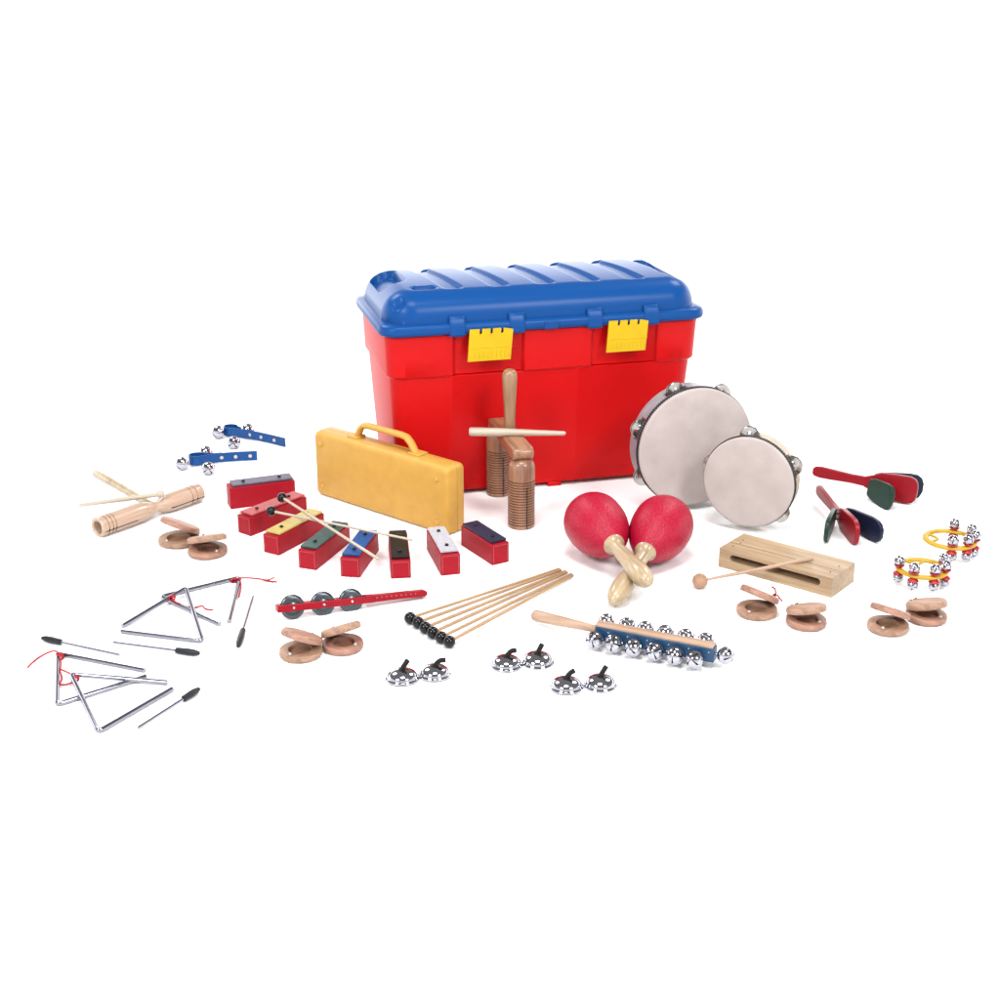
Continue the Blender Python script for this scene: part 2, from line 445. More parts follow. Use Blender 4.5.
# ------------------------------------------------------------------ 3 standing guiro agogo
f0 = F(521.2, 525.5); r0 = F(498.3, 493.5)
s_f = ppm(f0); s_r = ppm(r0)
Rf = 13.4/s_f; Rr = 11.9/s_r
Hf = high(f0, 457.5); Hr = high(r0, 444.5)
Hm = Hf; print('H', Hf, Hr)
d = (f0-r0); dl = d.length; dx_ = d.normalized(); mid = (f0+r0)/2
ag = thing('guiro_agogo', 'brown wooden twin agogo of two ribbed cylinders on a crossbar with upright handle', 'percussion instrument', axes(mid, dx_, V((0, 0, 1)).cross(dx_), V((0, 0, 1))))
def ribbed(R, h, slit_a):
    prof = [(R*.78, .03), (R*.80, 0), (R*.97, 0), (R, .0015)]
    z = .004; nr = 17; step = (h*.66)/nr
    for k in range(nr):
        prof += [(R, z), (R, z+step*.5), (R*.87, z+step*.60), (R*.87, z+step*.90), (R, z+step)]; z += step
    prof += [(R, z), (R*1.0, h*.86), (R*.96, h*.915), (R*.86, h*.955), (R*.7, h*.98), (R*.45, h), (0, h)]
    return prof
for (R, h, xx, sa, k_) in ((Rf, Hm, dl/2, 0, 1), (Rr, Hm*1.0, -dl/2, 0, 0)):
    mb = MB(); mb.lathe(ribbed(R, h, 0), 40, cap=False)
    t = part('ribbed_cylinder', mb, M['guiro'], ag, 28, T=TR(xx, 0, 0))
    # tuning slit is not cut: a dark strip paints its shade, camera side
    mb = MB(); mb.box(-.0009, .0009, -R*1.004, -R*.8, .001, h*.62)
    ang = math.atan2(dx_.y, dx_.x)
    part('slit', mb, M['hole_shade'], t, 0, T=RZ(-ang+.42))
mb = MB(); bw, bh = .024, .023
T0 = TR(0, 0, Hm-.002)
xe = dl/2+.014
o = []
prof = [(-xe, bh), (-xe-.004, bh*.6), (-xe, bh*.18), (-xe+.010, 0), (-xe+.022, 0), (-.012, bh*.12), (.012, bh*.12), (xe-.022, 0), (xe-.006, 0), (xe+.002, bh*.3), (xe+.002, bh*.75), (xe-.006, bh)]
mb.prism(prof, -bw*.75, bw*.75, T0 @ RX(PI/2))
part('crossbar', mb, M['guiro_bar'], ag, 40, .004, 3)
hb_ = high(mid, 369)
mb = MB(); z0 = Hm+bh*.5; hh = hb_-z0; s_m = ppm(mid+V((0, 0, .15)))
r1, r2 = 5.6/s_m, 7.7/s_m
mb.lathe([(r1*1.1, 0), (r1, .02), (r1, hh*.25), (r1*1.08, hh*.45), (r2*.92, hh*.7), (r2, hh*.88), (r2*.96, hh*.94), (r2*.75, hh*.98), (r2*.4, hh*.997), (0, hh)], 24, TR(0, 0, z0))
part('handle', mb, M['guiro_pale'], ag, 60)
zt = Hm+bh-.002
q = mid+V((0, 0, zt))
qa = F(469, 433.5, zt+.0085); 
# striker: lies on the crossbar just in front of the handle
cy = mid.y-.026
sa_, sb_ = V((F(469, 433, zt+.008).x, cy, zt+.0075)), V((F(566, 433, zt+.008).x, cy, zt+.0045))
yo = P(sa_)[1]
st = thing('guiro_striker', 'tapered pale stick resting across the crossbar of the standing agogo', 'beater', along(sa_, sb_))
L = (sb_-sa_).length
mb = MB(); mb.lathe([(0, -.0005), (.006, 0), (.0075, .003), (.0073, L*.3), (.0056, L*.6), (.004, L*.9), (.0037, L*.98), (.002, L), (0, L)], 18, XZ)
part('shaft', mb, M['stick'], st, 50)

# ------------------------------------------------------------------ 4 tambourines
def tambourine(label, cx, cy, half, yaw, elev, nj, a0, fm, group, depth=.046, roll=0):
    N = V((math.sin(yaw)*math.cos(elev), -math.cos(yaw)*math.cos(elev), math.sin(elev)))
    X = V((0, 0, 1)).cross(N).normalized(); Y = N.cross(X)
    # solve for the distance at which the lowest point of the drum meets the floor
    lo, hi = 0.0, .4
    for _ in range(40):
        z = (lo+hi)/2; c = F(cx, cy, z); R = half/ppm(c)
        if z < R*Y.z+.002+depth*max(0, N.z)+.010: lo = z
        else: hi = z
    base = c-Y*R
    t = thing('tambourine', label, 'tambourine', axes(base, X, Y, N), group)
    Cn = TR(0, R, 0)
    th = .005
    def ringmb(z0, z1, ro, ri, a=0, b=2*PI, seg=96, mbx=None):
        mbx = mbx or MB(); full = abs(b-a-2*PI) < 1e-6; n = max(4, int(seg*(b-a)/(2*PI)))
        vs = []; fs = []
        for i in range(n if full else n+1):
            q = a+(b-a)*i/n; c_, s_ = math.cos(q), math.sin(q)
            vs += [(ro*c_, ro*s_, z0), (ro*c_, ro*s_, z1), (ri*c_, ri*s_, z1), (ri*c_, ri*s_, z0)]
        tot = len(vs)//4
        for i in range(n):
            j = (i+1) % tot
            for k in range(4): fs.append((i*4+k, j*4+k, j*4+(k+1) % 4, i*4+(k+1) % 4)[::-1])
        if not full: fs += [(0, 1, 2, 3), tuple(4*(tot-1)+k for k in (3, 2, 1, 0))]
        mbx.add(vs, fs, Cn); return mbx
    mb = MB()
    ringmb(-.0165, 0, R, R-th, mbx=mb); ringmb(-depth, -depth+.0135, R, R-th, mbx=mb)
    ja = [a0+2*PI*k/nj for k in range(nj)]
    gap = .021/R
    for k in range(nj): ringmb(-depth+.0135, -.0165, R, R-th, ja[k]+gap, ja[k]+2*PI/nj-gap, mbx=mb)
    part('frame', mb, fm, t, 40, .0006)
    mb = MB(); mb.lathe([(R+.0007, -.007), (R+.0012, -.001), (R+.0004, .0006), (R-.003, .0014), (R*.6, .0012), (0, .0012)], 96, Cn, cap=False)
    part('drum_skin', mb, M['head'], t, 60)
    mb = MB()
    mb.tube([(math.cos(q)*(R+.0012), R+math.sin(q)*(R+.0012), -.0078) for q in [2*PI*i/96 for i in range(96)]], .0019, 6, closed=True)
    nt_ = int(2*PI*R/.0045)
    for k in range(nt_):
        q = 2*PI*k/nt_
        mb.box(-.0011, .0011, R-.0005, R+.0026, -.0115, -.0035, Cn @ RZ(q))
    part('tack_strip', mb, M['dark'], t, 30)
    zz = -.0235-.003
    for k in range(nj):
        q = ja[k]
        for s in (-1, 1):
            mb = MB(); rj = .0172
            mb.lathe([(0, .0042), (.004, .0042), (.0075, .0022), (.010, .0006), (rj*.97, 0), (rj, -.0008), (rj*.97, -.0012), (.010, -.0004), (.0075, .0012), (.004, .0032), (0, .0032)], 28)
            T = Cn @ RZ(q) @ TR(R-.004, 0, zz+s*.0026) @ (Matrix.Identity(4) if s > 0 else RX(PI)) @ RY(.06*random.uniform(-1, 1))
            part('jingle', mb, M['jingle'], t, 40, T=T)
        mb = MB(); mb.lathe([(.0011, -.035), (.0011, -.012)], 8, Cn @ RZ(q) @ TR(R-.0025, 0, 0)); part('pin', mb, M['steel'], t, 40)
    return t
R_ = math.radians
tambourine('large tambourine with pale skin and shade-toned white frame standing in front of the red chest', 696, 447.5, 60.5, R_(17), R_(0), 7, R_(57), M['frame_shaded'], 'tambourines')
tambourine('smaller tambourine with cream frame leaning on the larger tambourine', 748, 482.5, 46, R_(-27), R_(1), 5, R_(98), M['frame_cream'], 'tambourines', .04)

# ------------------------------------------------------------------ 5 maracas
def maraca(label, hc, tip, collar, zh, zt, zc=None):
    c = F(hc[0], hc[1], zh); t_ = F(tip[0], tip[1], zt)
    x = (t_-c).normalized(); r = 30.5/ppm(c)
    L = (t_-c).length
    base = c+(-x)*r*1.02
    T = along(base, t_)
    t = thing('maraca', label, 'maraca', T, 'crossed maracas')
    LL = (t_-base).length
    hl = r*2.85
    prof = []
    for i in range(25):
        a = PI*i/24
        xx = r*1.04-r*1.04*math.cos(a) if a < PI/2 else r*1.04-(hl-r*1.04)*math.cos(a)
        rr = r*math.sin(a)
        if a > PI/2:
            s = (xx-r*1.04)/(hl-r*1.04); rr = r*(1-s**2.3)+.0122*s**1.8
        prof.append((rr if i else 0, xx))
    mb = MB(); mb.lathe(prof, 48, XZ, cap=False); part('shell', mb, M['maraca'], t, 60)
    h0 = hl-.014
    hl2 = LL-h0
    prof = [(.0125, 0), (.0165, .001), (.0175, .005), (.0172, .010), (.0145, .0145), (.0115, .019), (.0108, .026), (.0125, hl2*.45), (.0150, hl2*.60), (.0165, hl2*.73), (.0158, hl2*.84), (.0118, hl2*.93), (.0065, hl2*.985), (0, hl2)]
    mb = MB(); mb.lathe(prof, 28, TR(h0, 0, 0) @ XZ, cap=False); part('handle', mb, M['maraca_handle'], t, 60)
maraca('crimson maraca pointing right with its handle lying over the other maraca handle', (594, 522), (649, 584), None, .056, .040)
maraca('crimson maraca nearer the tambourines with its handle tip down left on the floor', (663, 525), (612, 603), None, .054, .013)

# ------------------------------------------------------------------ 6 chime bars
def chime(label, P0, P1, side, mat, hpx, pw=.031, holes=(.2, .8), inset=.006):
    a = F(*P0); b = F(*P1); x = (b-a); L = x.length; x.normalize(); y = V((0, 0, 1)).cross(x)
    if side < 0: # body lies on the -y side of the edge
        T = axes(a-y*pw, x, y, V((0, 0, 1)))
    else: T = axes(a, x, y, V((0, 0, 1)))
    h = high(a, P0[1]-hpx)
    t = thing('chime_bar', label, 'chime bar', T, 'single chime bars in a curved row')
    mb = MB(); mb.box(0, L, 0, pw, 0, h); part('resonator_block', mb, M['chime'], t, 30, .0012, 2)
    # pale line along the block's open end
    e = .0007; i_ = .0022
    mb = MB()
    for (y0, y1, z0, z1) in ((i_, pw-i_, h-i_-e, h-i_), (i_, i_+e, .003, h-i_), (pw-i_-e, pw-i_, .003, h-i_)):
        mb.box(-.0003, .0004, y0, y1, z0, z1)
    part('end_line', mb, M['edge'], t, 0)
    mb = MB(); mb.box(inset, L-.003, .0015, pw-.0015, h+.0014, h+.0046); pl = part('tone_plate', mb, mat, t, 30, .0003)
    mb = MB(); mb.box(inset+.01, L-.01, .006, pw-.006, h-.0005, h+.0016); part('felt', mb, M['matt_black'], t, 0)
    for k in holes:
        mb = MB(); xx = inset+(L-inset-.003)*k
        mb.lathe([(.0030, .0004), (.0032, .0022), (.0022, .0034), (0, .0036)], 14, TR(xx, pw/2, h+.0042), cap=False)
        part('pin', mb, M['black'], pl, 50)
    return t, h
chs = []
cm = [('red chime bar with a grey plate, last at the back left of the row', (231, 509.5), (296, 501), 1, 'bar_grey', 21),
      ('red chime bar with a pink plate under the two black beater heads', (251, 536.5), (307.5, 514), 1, 'bar_pink', 18),
      ('red chime bar with a pale yellow plate', (279.2, 555.8), (325, 531), 1, 'bar_yellow', 18.5),
      ('red chime bar with a dark green plate under the crossed sticks', (316.5, 570.5), (350.5, 542.5), 1, 'bar_green', 18.5),
      ('red chime bar with a bright blue plate', (360, 578), (379, 550.5), 1, 'bar_blue', 19),
      ('red chime bar with a black plate standing almost end on', (411, 578), (407.5, 548.5), 1, 'bar_black', 17.5),
      ('red chime bar with a white plate near the amber case corner', (441, 576), (426.6, 549.4), -1, 'bar_white', 20.5),
      ('red chime bar with a navy blue plate, nearest the standing agogo', (492.3, 565.7), (461, 545), -1, 'bar_navy', 20)]
ht = []
for lb, a, b2, sd, mt, hp in cm:
    t, h = chime(lb, a, b2, sd, M[mt], hp); ht.append(h)
zt = max(ht)+.0085
def mallet(name, label, head, tail, hz, tz, r, sr, hm, sm_, group, cat='beater'):
    a = F(head[0], head[1], hz); b = F(tail[0], tail[1], tz)
    t = thing(name, label, cat, along(a, b), group); L = (b-a).length
    mb = MB(); mb.lathe(sph(r, 16), 24); part('head', mb, hm, t, 60)
    mb = MB(); mb.lathe([(sr, r*.8), (sr, L-.001), (sr*.6, L), (0, L)], 10, XZ, cap=False); part('shaft', mb, sm_, t, 60)
    return t
mallet('chime_beater', 'black headed beater on the chime bars whose stick points to the black plate', (271, 511), (412.5, 540), zt+.003, zt-.004, .0083, .0021, M['black'], M['stick'], 'beaters across the chime bars')
mallet('chime_beater', 'black headed beater on the chime bars whose stick crosses the blue plate', (282, 497.5), (378.5, 559), zt+.009, zt-.001, .0083, .0023, M['black'], M['stick'], 'beaters across the chime bars')

# ------------------------------------------------------------------ 7 strap bells
def strap_bells(label, tail, loop, rl, bells, studs):
    a = F(*loop); b = F(*tail)
    T = along(a, b); t = thing('wrist_bells', label, 'bell strap', T, 'blue wrist bells'); Ti = T.inverted()
    L = (b-a).length; hw = .0185; z0 = .003
    pts = [(L, 0), (L*.75, .0015), (L*.5, .001), (L*.3, -.001), (rl*1.1, -rl*.55)]
    for i in range(17):
        q = -.7-(2*PI-1.4)*i/16; pts.append((rl*math.cos(q)*1.15, rl*math.sin(q)))
    pts += [(rl*1.15, rl*.5), (L*.3, .0022), (L*.42, .0032)]
    def band(pts, th):
        n = len(pts); vs = []; fs = []
        for i, p in enumerate(pts):
            p = V((p[0], p[1])); p_ = V(pts[max(0, i-1)]); n_2 = V(pts[min(n-1, i+1)]); tt = (n_2-p_).normalized(); nn = V((-tt.y, tt.x))*th/2
            for s, z in ((1, z0), (1, z0+hw), (-1, z0+hw), (-1, z0)): vs.append((p.x+nn.x*s, p.y+nn.y*s, z))
        for i in range(n-1):
            for k in range(4): fs.append((i*4+k, i*4+(k+1) % 4, i*4+4+(k+1) % 4, i*4+4+k))
        fs += [(3, 2, 1, 0), tuple(4*(n-1)+k for k in range(4))]
        return MB().add(vs, fs)
    part('strap', band(pts, .0022), M['strap'], t, 50, .0005)
    for s in studs:
        w = V((L*(s[0]-loop[0])/(tail[0]-loop[0]), 0, 0))
        mb = MB(); mb.lathe([(.0036, -.0025), (.0034, .0006), (.002, .0012), (0, .0013)], 14, TR(w.x, -.0012, z0+hw/2) @ RX(PI/2)); part('rivet', mb, M['pearl'], t, 50)
    for (bx, by, bz, sx, sy) in bells:
        w = F(bx, by, bz); aim = Ti.to_3x3() @ V((sx, sy, .25)); bell(t, Ti @ w, 6.6/ppm(w), aim)
        q = Ti @ w; dd = (V((0, 0, q.z))-V((q.x, q.y, q.z))); 
        mb = MB(); e = q+dd.normalized()*.013; mb.tube([q, e], .003, 8); part('rivet', mb, M['strap'], t, 50)
strap_bells('blue leather strap with three bells, the nearer one lying straight', (257.5, 461.5), (197.5, 465), .0125,
            [(182, 463.4, .0125, -1, -.7), (208.4, 468.3, .0125, .2, -1), (205.7, 452.5, .016, 0, -.8)], [(222, 463), (236, 462), (250.5, 460)])
strap_bells('blue leather strap with three bells, the farther one angled down to the right', (285.5, 448.5), (231.5, 436), .0125,
            [(218.3, 432, .0135, -.8, -.6), (233.7, 442.5, .0125, .1, -1), (247.5, 430, .016, 0, -.8)], [(251, 442), (262, 444), (275, 447.5)])

# ------------------------------------------------------------------ 8 two tone tube block
a = F(97.5, 527.5, .0165); b = F(199, 492, .0165); T = along(a, b)
L = (b-a).length
tt = thing('tone_block', 'turned pale wooden two tone block with a long back handle lying on its side', 'percussion instrument', T)
R = .0175
prof = [(R*.62, .035), (R*.64, .002), (R*.68, 0), (R*.96, 0), (R, .002)]
for z in (.012, .020, .0265): prof += [(R, z-.0016), (R*.86, z-.0006), (R*.86, z+.0004), (R, z+.0012)]
prof += [(R, L*.30), (R*.97, L*.40), (R*.84, L*.465), (R*.60, L*.52), (R*.52, L*.55), (R*.54, L*.575), (R*.80, L*.62), (R*.93, L*.68), (R*.95, L*.72)]
for z in (L-.0265, L-.016): prof += [(R*.95, z-.0016), (R*.83, z-.0006), (R*.83, z+.0004), (R*.95, z+.0012)]
prof += [(R*.95, L-.002), (R*.9, L), (R*.6, L), (R*.6, L-.03)]
mb = MB(); mb.lathe(prof, 40, XZ, cap=False); part('tube', mb, M['tube'], tt, 35)
mb = MB()
def slitbox(x0, x1, ang, T2=None):
    mb.box(x0, x1, R*.7, R*1.004, -.0008, .0008, RX(ang))
slitbox(.004, L*.32, R_(196)); 
part('slit_shade', mb, M['hole_shade'], tt, 0)  # dark strips on the solid tube, painting the shade of its slits
mb = MB(); mb.box(L*.66, L-.001, R*.7, R*.955, -.0008, .0008, RX(R_(196))); part('slit_shade', mb, M['hole_shade'], tt, 0)
Ti = T.inverted(); h1 = Ti @ F(96, 473, .02); h0 = V((L*.53, 0, .004))
mb = MB(); dd = (h1-h0); LH = dd.length
mb.lathe([(.007, 0), (.007, LH*.3), (.0078, LH*.7), (.0088, LH*.97), (.007, LH), (0, LH)], 20, axes(h0, *(lambda z: (V((0, 0, 1)).cross(z).normalized(), z.cross(V((0, 0, 1)).cross(z).normalized()), z))(dd.normalized())))
part('handle', mb, M['maraca_handle'], tt, 50)
a = F(79, 505.5, .030); b = F(164, 493.5, .0405)
t = thing('tone_block_striker', 'thin whitish stick laid across the pale two tone block', 'beater', along(a, b)); L = (b-a).length
mb = MB(); mb.lathe([(0, 0), (.0028, .0005), (.0032, L*.1), (.0040, L*.5), (.0042, L*.86), (.0042, L-.012), (.0062, L-.010), (.0062, L-.001), (.005, L), (0, L)], 14, XZ, cap=False); part('shaft', mb, M['stick'], t, 40)

# ------------------------------------------------------------------ 9 castanets
def castanet(label, c, phi, half, opening, seed, cordm=None, roll=0):
    a = F(*c); x = V((math.cos(R_(phi)), math.sin(R_(phi)), 0)); r = half*1.05/ppm(a)
    t = thing('castanet', label, 'castanet', axes(a, x, V((0, 0, 1)).cross(x), V((0, 0, 1))), 'wooden castanets')
    th = .0100
    def shell(mb, mat, T):
        # outline slightly pear shaped towards the hinge (+x)
        n = 48; rings = []
        def lp(k, z, cx=0):
            return [(cx+k*r*math.cos(2*PI*i/n)*(1.0+.05*max(0, math.cos(2*PI*i/n))**3), k*r*math.sin(2*PI*i/n), z) for i in range(n)]
        rings = [lp(.82, 0), lp(.93, .0008), lp(.985, .0028), lp(1.0, .0052), lp(.985, th-.0008), lp(.955, th), lp(.56, th, -.03*r), lp(.545, th-.0008, -.03*r), lp(.53, th-.0058, -.03*r), lp(.2, th-.0064, -.03*r), lp(.02, th-.0064, -.03*r)]
        mb.loft(rings)
        return part('shell', mb, mat, t, 45, T=T)
    m1, m2 = (M['castanet'], M['castanet2']) if seed % 2 else (M['castanet2'], M['castanet'])
    lo = shell(MB(), m1, RZ(0))
    # upper shell, hinged at x = r
    Tu = TR(r*.97, 0, th+.0025) @ RX(roll) @ RY(opening) @ TR(-r*.97, 0, th-.002) @ RX(PI)
    up_ = shell(MB(), m2, Tu)
    mb = MB(); mb.lathe([(.0022, 0), (.0026, .001), (.0016, .0026), (0, .003)], 12, TR(-r*.72, -r*.18, th), cap=False); part('button', mb, M['pearl'], lo, 50)
    cm_ = cordm or M['dark_cord']
    mb = MB()
    for s in (-1, 1):
        mb.tube([(r*.80, s*r*.22, th*.5), (r*.98, s*r*.2, th*.6), (r*1.06, s*r*.18, th*1.1), (r*.99, s*r*.18, th*2.0), (r*.84, s*r*.2, th*2.3)], .0009, 6)
    mb.tube([(r*1.06, -r*.2, th*1.1), (r*1.08, 0, th*1.2), (r*1.06, r*.2, th*1.1)], .0009, 6)
    if cordm:
        mb.tube([(r*1.0, -.004, th*2.0), (r*.85, -.012, th*3.0), (r*.72, -.013, th*3.9), (r*.6, -.010, th*4.2)], .0012, 6)
        mb.tube([(r*1.05, 0, th*2.0), (r*1.2, -.006, th*2.2), (r*1.42, -.010, th*1.2)], .0012, 6)
        mb.lathe(sph(.003, 8), 10, TR(r*1.02, -.005, th*2.3))
    part('elastic', mb, cm_, t, 50)
    return t
castanet('brown castanet below the two tone block, its upper shell tipping up to the left', (179, 542.5), 38, 19.0, R_(28), 1, roll=R_(-3))
castanet('brown castanet below the two tone block, right of its twin, with dark gap facing us', (208, 553.5), 125, 18.6, R_(19), 2, roll=R_(5))
castanet('brown castanet in front of the jingle stick, left one of the open pair', (300.8, 655), 44, 20.2, R_(26), 3, roll=R_(-3))
castanet('brown castanet in front of the jingle stick, right one of the open pair', (343, 648), 138, 19.6, R_(26), 4, roll=R_(5))
castanet('brown castanet with red cord knot in front of the wood block', (756.4, 613.5), 36, 19.3, R_(30), 5, M['cord'], roll=R_(-3))
castanet('brown castanet right of the one with the red cord knot', (806, 624.3), 124, 19.0, R_(18), 6, roll=R_(4))
castanet('brown castanet of the far right pair, its hinge at its right', (887.5, 629.3), 42, 19.4, R_(26), 7, roll=R_(-2))
castanet('brown castanet at the far right below the yellow jingle rings, hinge at its left', (925.8, 619.2), 124, 19.2, R_(17), 8, roll=R_(3))

# ------------------------------------------------------------------ 10 triangles
def smooth_path(pts, n=6):
    pts = [V(p) for p in pts]; out = []
    for i in range(len(pts)-1):
        p0_, p1_, p2_, p3_ = pts[max(0, i-1)], pts[i], pts[i+1], pts[min(len(pts)-1, i+2)]
        for k in range(n):
            t = k/n; out.append(.5*((2*p1_)+(p2_-p0_)*t+(2*p0_-5*p1_+4*p2_-p3_)*t*t+(3*p1_-p0_-3*p2_+p3_)*t**3))
    out.append(pts[-1]); return out
def triangle(label, px, cords, r=.0033):
    w = [F(p[0], p[1], (p[2] if len(p) > 2 else r)) for p in px]      # end, corner, corner, end
    o = sum(w, V())/4; o.z = 0
    t = thing('triangle', label, 'triangle', Matrix.Translation(o), 'steel triangles')
    q = [p-o for p in w]; pts = [q[0]]
    for i in (1, 2):
        a = (q[i-1]-q[i]).normalized(); b = (q[i+1]-q[i]).normalized(); rr = .008
        A_, B_ = q[i]+a*rr, q[i]+b*rr
        for k in range(7):
            s = k/6; pts.append(A_*(1-s)**2+q[i]*2*s*(1-s)+B_*s*s)
    pts.append(q[3])
    mb = MB(); mb.tube(pts, r, 14); part('steel_rod', mb, M['steel'], t, 50)
    if cords:
        mb = MB()
        for c in cords:
            mb.tube([p-o for p in smooth_path([F(*p) for p in c])], .0012, 6)
        # knot wound round the rod
        k = F(*cords[0][0])-o
        for j in range(3): 
            mb.tube([k+V((math.sin(q_)*.0040, (j-1)*.0018+math.sin(q_)*.001, math.cos(q_)*.0036-.003)) for q_ in [2*PI*i/12 for i in range(12)]], .0010, 6, closed=True)
        part('cord', mb, M['cord'], t, 50)
triangle('steel triangle lying farthest back with a red cord trailing to the right', [(219.7, 624), (160.8, 596.8), (240, 577.5), (229, 621.5)],
         [[(234, 579, .006), (240, 578, .008), (250, 578, .004), (260, 579, .003), (268, 581, .002), (277, 582, .001)], [(260, 579, .003), (268, 580, .005), (274, 577.5, .004)], [(238, 579, .006), (241, 585, .004), (239, 597, .004)]])
triangle('steel triangle overlapping the farthest one, red cord hanging from its left side', [(122.5, 626, .0035), (186, 588, .0125), (202.5, 641, .0035), (121.5, 631, .0035)],
         [[(172, 596, .014), (174, 601, .010), (180, 604, .006), (188, 607, .003), (195, 607.5, .002), (202, 606, .004), (206, 609, .002), (213, 610, .001)]])
triangle('steel triangle at the left edge, behind the nearest one, with tangled red cord', [(145, 670), (57.5, 653), (57, 704.5), (146, 676.5)],
         [[(60, 655, .007), (55, 651, .008), (47, 653, .004), (38, 658, .002), (32, 663, .001), (27.5, 667.5, .001)], [(60, 655, .007), (61, 663, .006), (60, 671, .006), (62, 678, .007), (60, 684, .004), (66, 684.5, .003), (72, 682.5, .003)]])
triangle('steel triangle nearest the front on the left, with red cord at its upper corner', [(167.5, 682.5, .0035), (71, 674, .011), (98.5, 731.5, .0035), (172, 689, .0035)],
         [[(75, 677, .012), (69, 673, .012), (60, 669, .010)], [(74, 676, .012), (76, 680, .010), (77, 683, .003)]])
def tri_beater(label, rod, j, tip):
    a = F(rod[0], rod[1], .004); b = F(tip[0], tip[1], .0055); t = thing('triangle_beater', label, 'beater', along(a, b), 'triangle beaters')
    L = (b-a).length; lj = (F(j[0], j[1], .005)-a).length; hl = L-lj
    mb = MB(); mb.lathe([(0, 0), (.0019, .0004), (.0019, lj+.004)], 8, XZ, cap=False); part('rod', mb, M['steel'], t, 50)
    mb = MB(); mb.lathe([(.0022, lj), (.0042, lj+.001), (.0044, lj+hl*.25), (.0048, lj+hl*.5), (.0042, lj+hl*.78), (.0026, lj+hl*.97), (0, L)], 14, XZ); part('grip', mb, M['handle_grey'], t, 50)
tri_beater('triangle beater with dark grip right of the farthest triangle', (253, 596.4), (241.8, 630), (238, 646.5))
tri_beater('triangle beater with dark grip at its right lying between the triangle pairs', (113.3, 642), (175.5, 650.5), (200, 653.3))
tri_beater('triangle beater with dark grip at its upper left end beside the left edge', (119.5, 654.5), (61.6, 642), (41.5, 637.8))
tri_beater('triangle beater slanting up right, nearest the front on the left', (137.6, 728), (183, 699), (199.5, 688.6))

# ------------------------------------------------------------------ 11 red jingle stick
a = F(276.5, 608.5, .019); b = F(426, 592.5, .008); T = along(a, b); L = (b-a).length
js = thing('jingle_stick', 'narrow crimson jingle stick with three pairs of dark jingles', 'jingle stick', T); Ti = T.inverted()
jx = [(Ti @ F(p, q, .019)).x for p, q in ((293, 607), (324, 603.5), (353, 600.5))]
mb = MB(); he = jx[2]+.026; g2 = .0075; hz = .0052
lean = RX(R_(-14))
for s in (-1, 1):
    mb.box(.004, he+.004, s*g2-.0018, s*g2+.0018, -hz, hz, lean)
for x0, x1 in ((0, .006), ((jx[0]+jx[1])/2-.005, (jx[0]+jx[1])/2+.005), ((jx[1]+jx[2])/2-.005, (jx[1]+jx[2])/2+.005), (he-.002, he+.008)):
    mb.box(x0, x1, -g2-.0012, g2+.0012, -hz*1.04, hz*1.04, lean)
o = [(he+.007, -hz), (L*.8, -hz*.9), (L-.004, -hz*.95), (L, -hz*.5), (L, hz*.5), (L-.004, hz*.95), (L*.8, hz*.9), (he+.007, hz)]
mb.prism(o, -.0075, .0075, lean @ RX(PI/2))
k = he+.012
part('handle', mb, M['stick_red'], js, 40, .0012)
i = 0
while k < L-.012:
    mb = MB(); mb.lathe([(.0007, 0), (.0005, .0006), (0, .0007)], 8, lean @ TR(k, -.0075, .0015) @ RX(PI/2)); part('raised_dot', mb, M['pearl'], js, 50); k += .0075  # pale dots painted in for the dotted highlight along the handle
for xj in jx:
    for s in (-1, 1):
        mb = MB(); rj = 12.4/ppm(a)
        mb.lathe([(0, .0036), (.003, .0036), (.0065, .0016), (.009, .0012), (.0125, .0022), (rj*.95, .0004), (rj, -.0006), (rj*.95, -.0008), (.009, .0004), (.0065, .0008), (.003, .0028), (0, .0028)], 32)
        part('jingle', mb, M['jingle_dark'], js, 40, T=lean @ TR(xj, 0, 0) @ RX(R_(90)) @ TR(0, 0, s*.0028) @ (Matrix.Identity(4) if s > 0 else RX(PI)))
    mb = MB(); mb.lathe([(.0016, -.0095), (.0018, -.0102), (.0014, -.0105), (0, -.0108)][::-1], 10, lean @ TR(xj, 0, 0) @ RX(R_(-90))); mb.lathe([(.0009, -.010), (.0009, .010)], 8, lean @ TR(xj, 0, 0) @ RX(R_(-90)))
    part('pin', mb, M['chrome'], js, 50)

# ------------------------------------------------------------------ 12 six mallets
hd = [(410.1, 618), (418, 622.5), (425.2, 627.6), (432.6, 632.6), (441, 637.3), (449.3, 641.8)]
te = [(559.5, 568.8), (561.3, 569.8), (565.8, 571), (567.6, 572), (571.6, 574), (573.3, 575.2)]
nm = ['farthest back and left of the fan of six', 'second from the back in the fan of six', 'third from the back in the fan of six', 'third from the front in the fan of six', 'second from the front in the fan of six', 'nearest the front of the fan of six']
for k in range(6):
    mallet('mallet', 'black headed mallet with thin pale stick, '+nm[k], hd[k], te[k], .0088, .0022+(k % 2)*.002, .0088, .0022, M['black'], M['stick2'], 'black headed mallets in a fan', 'mallet')

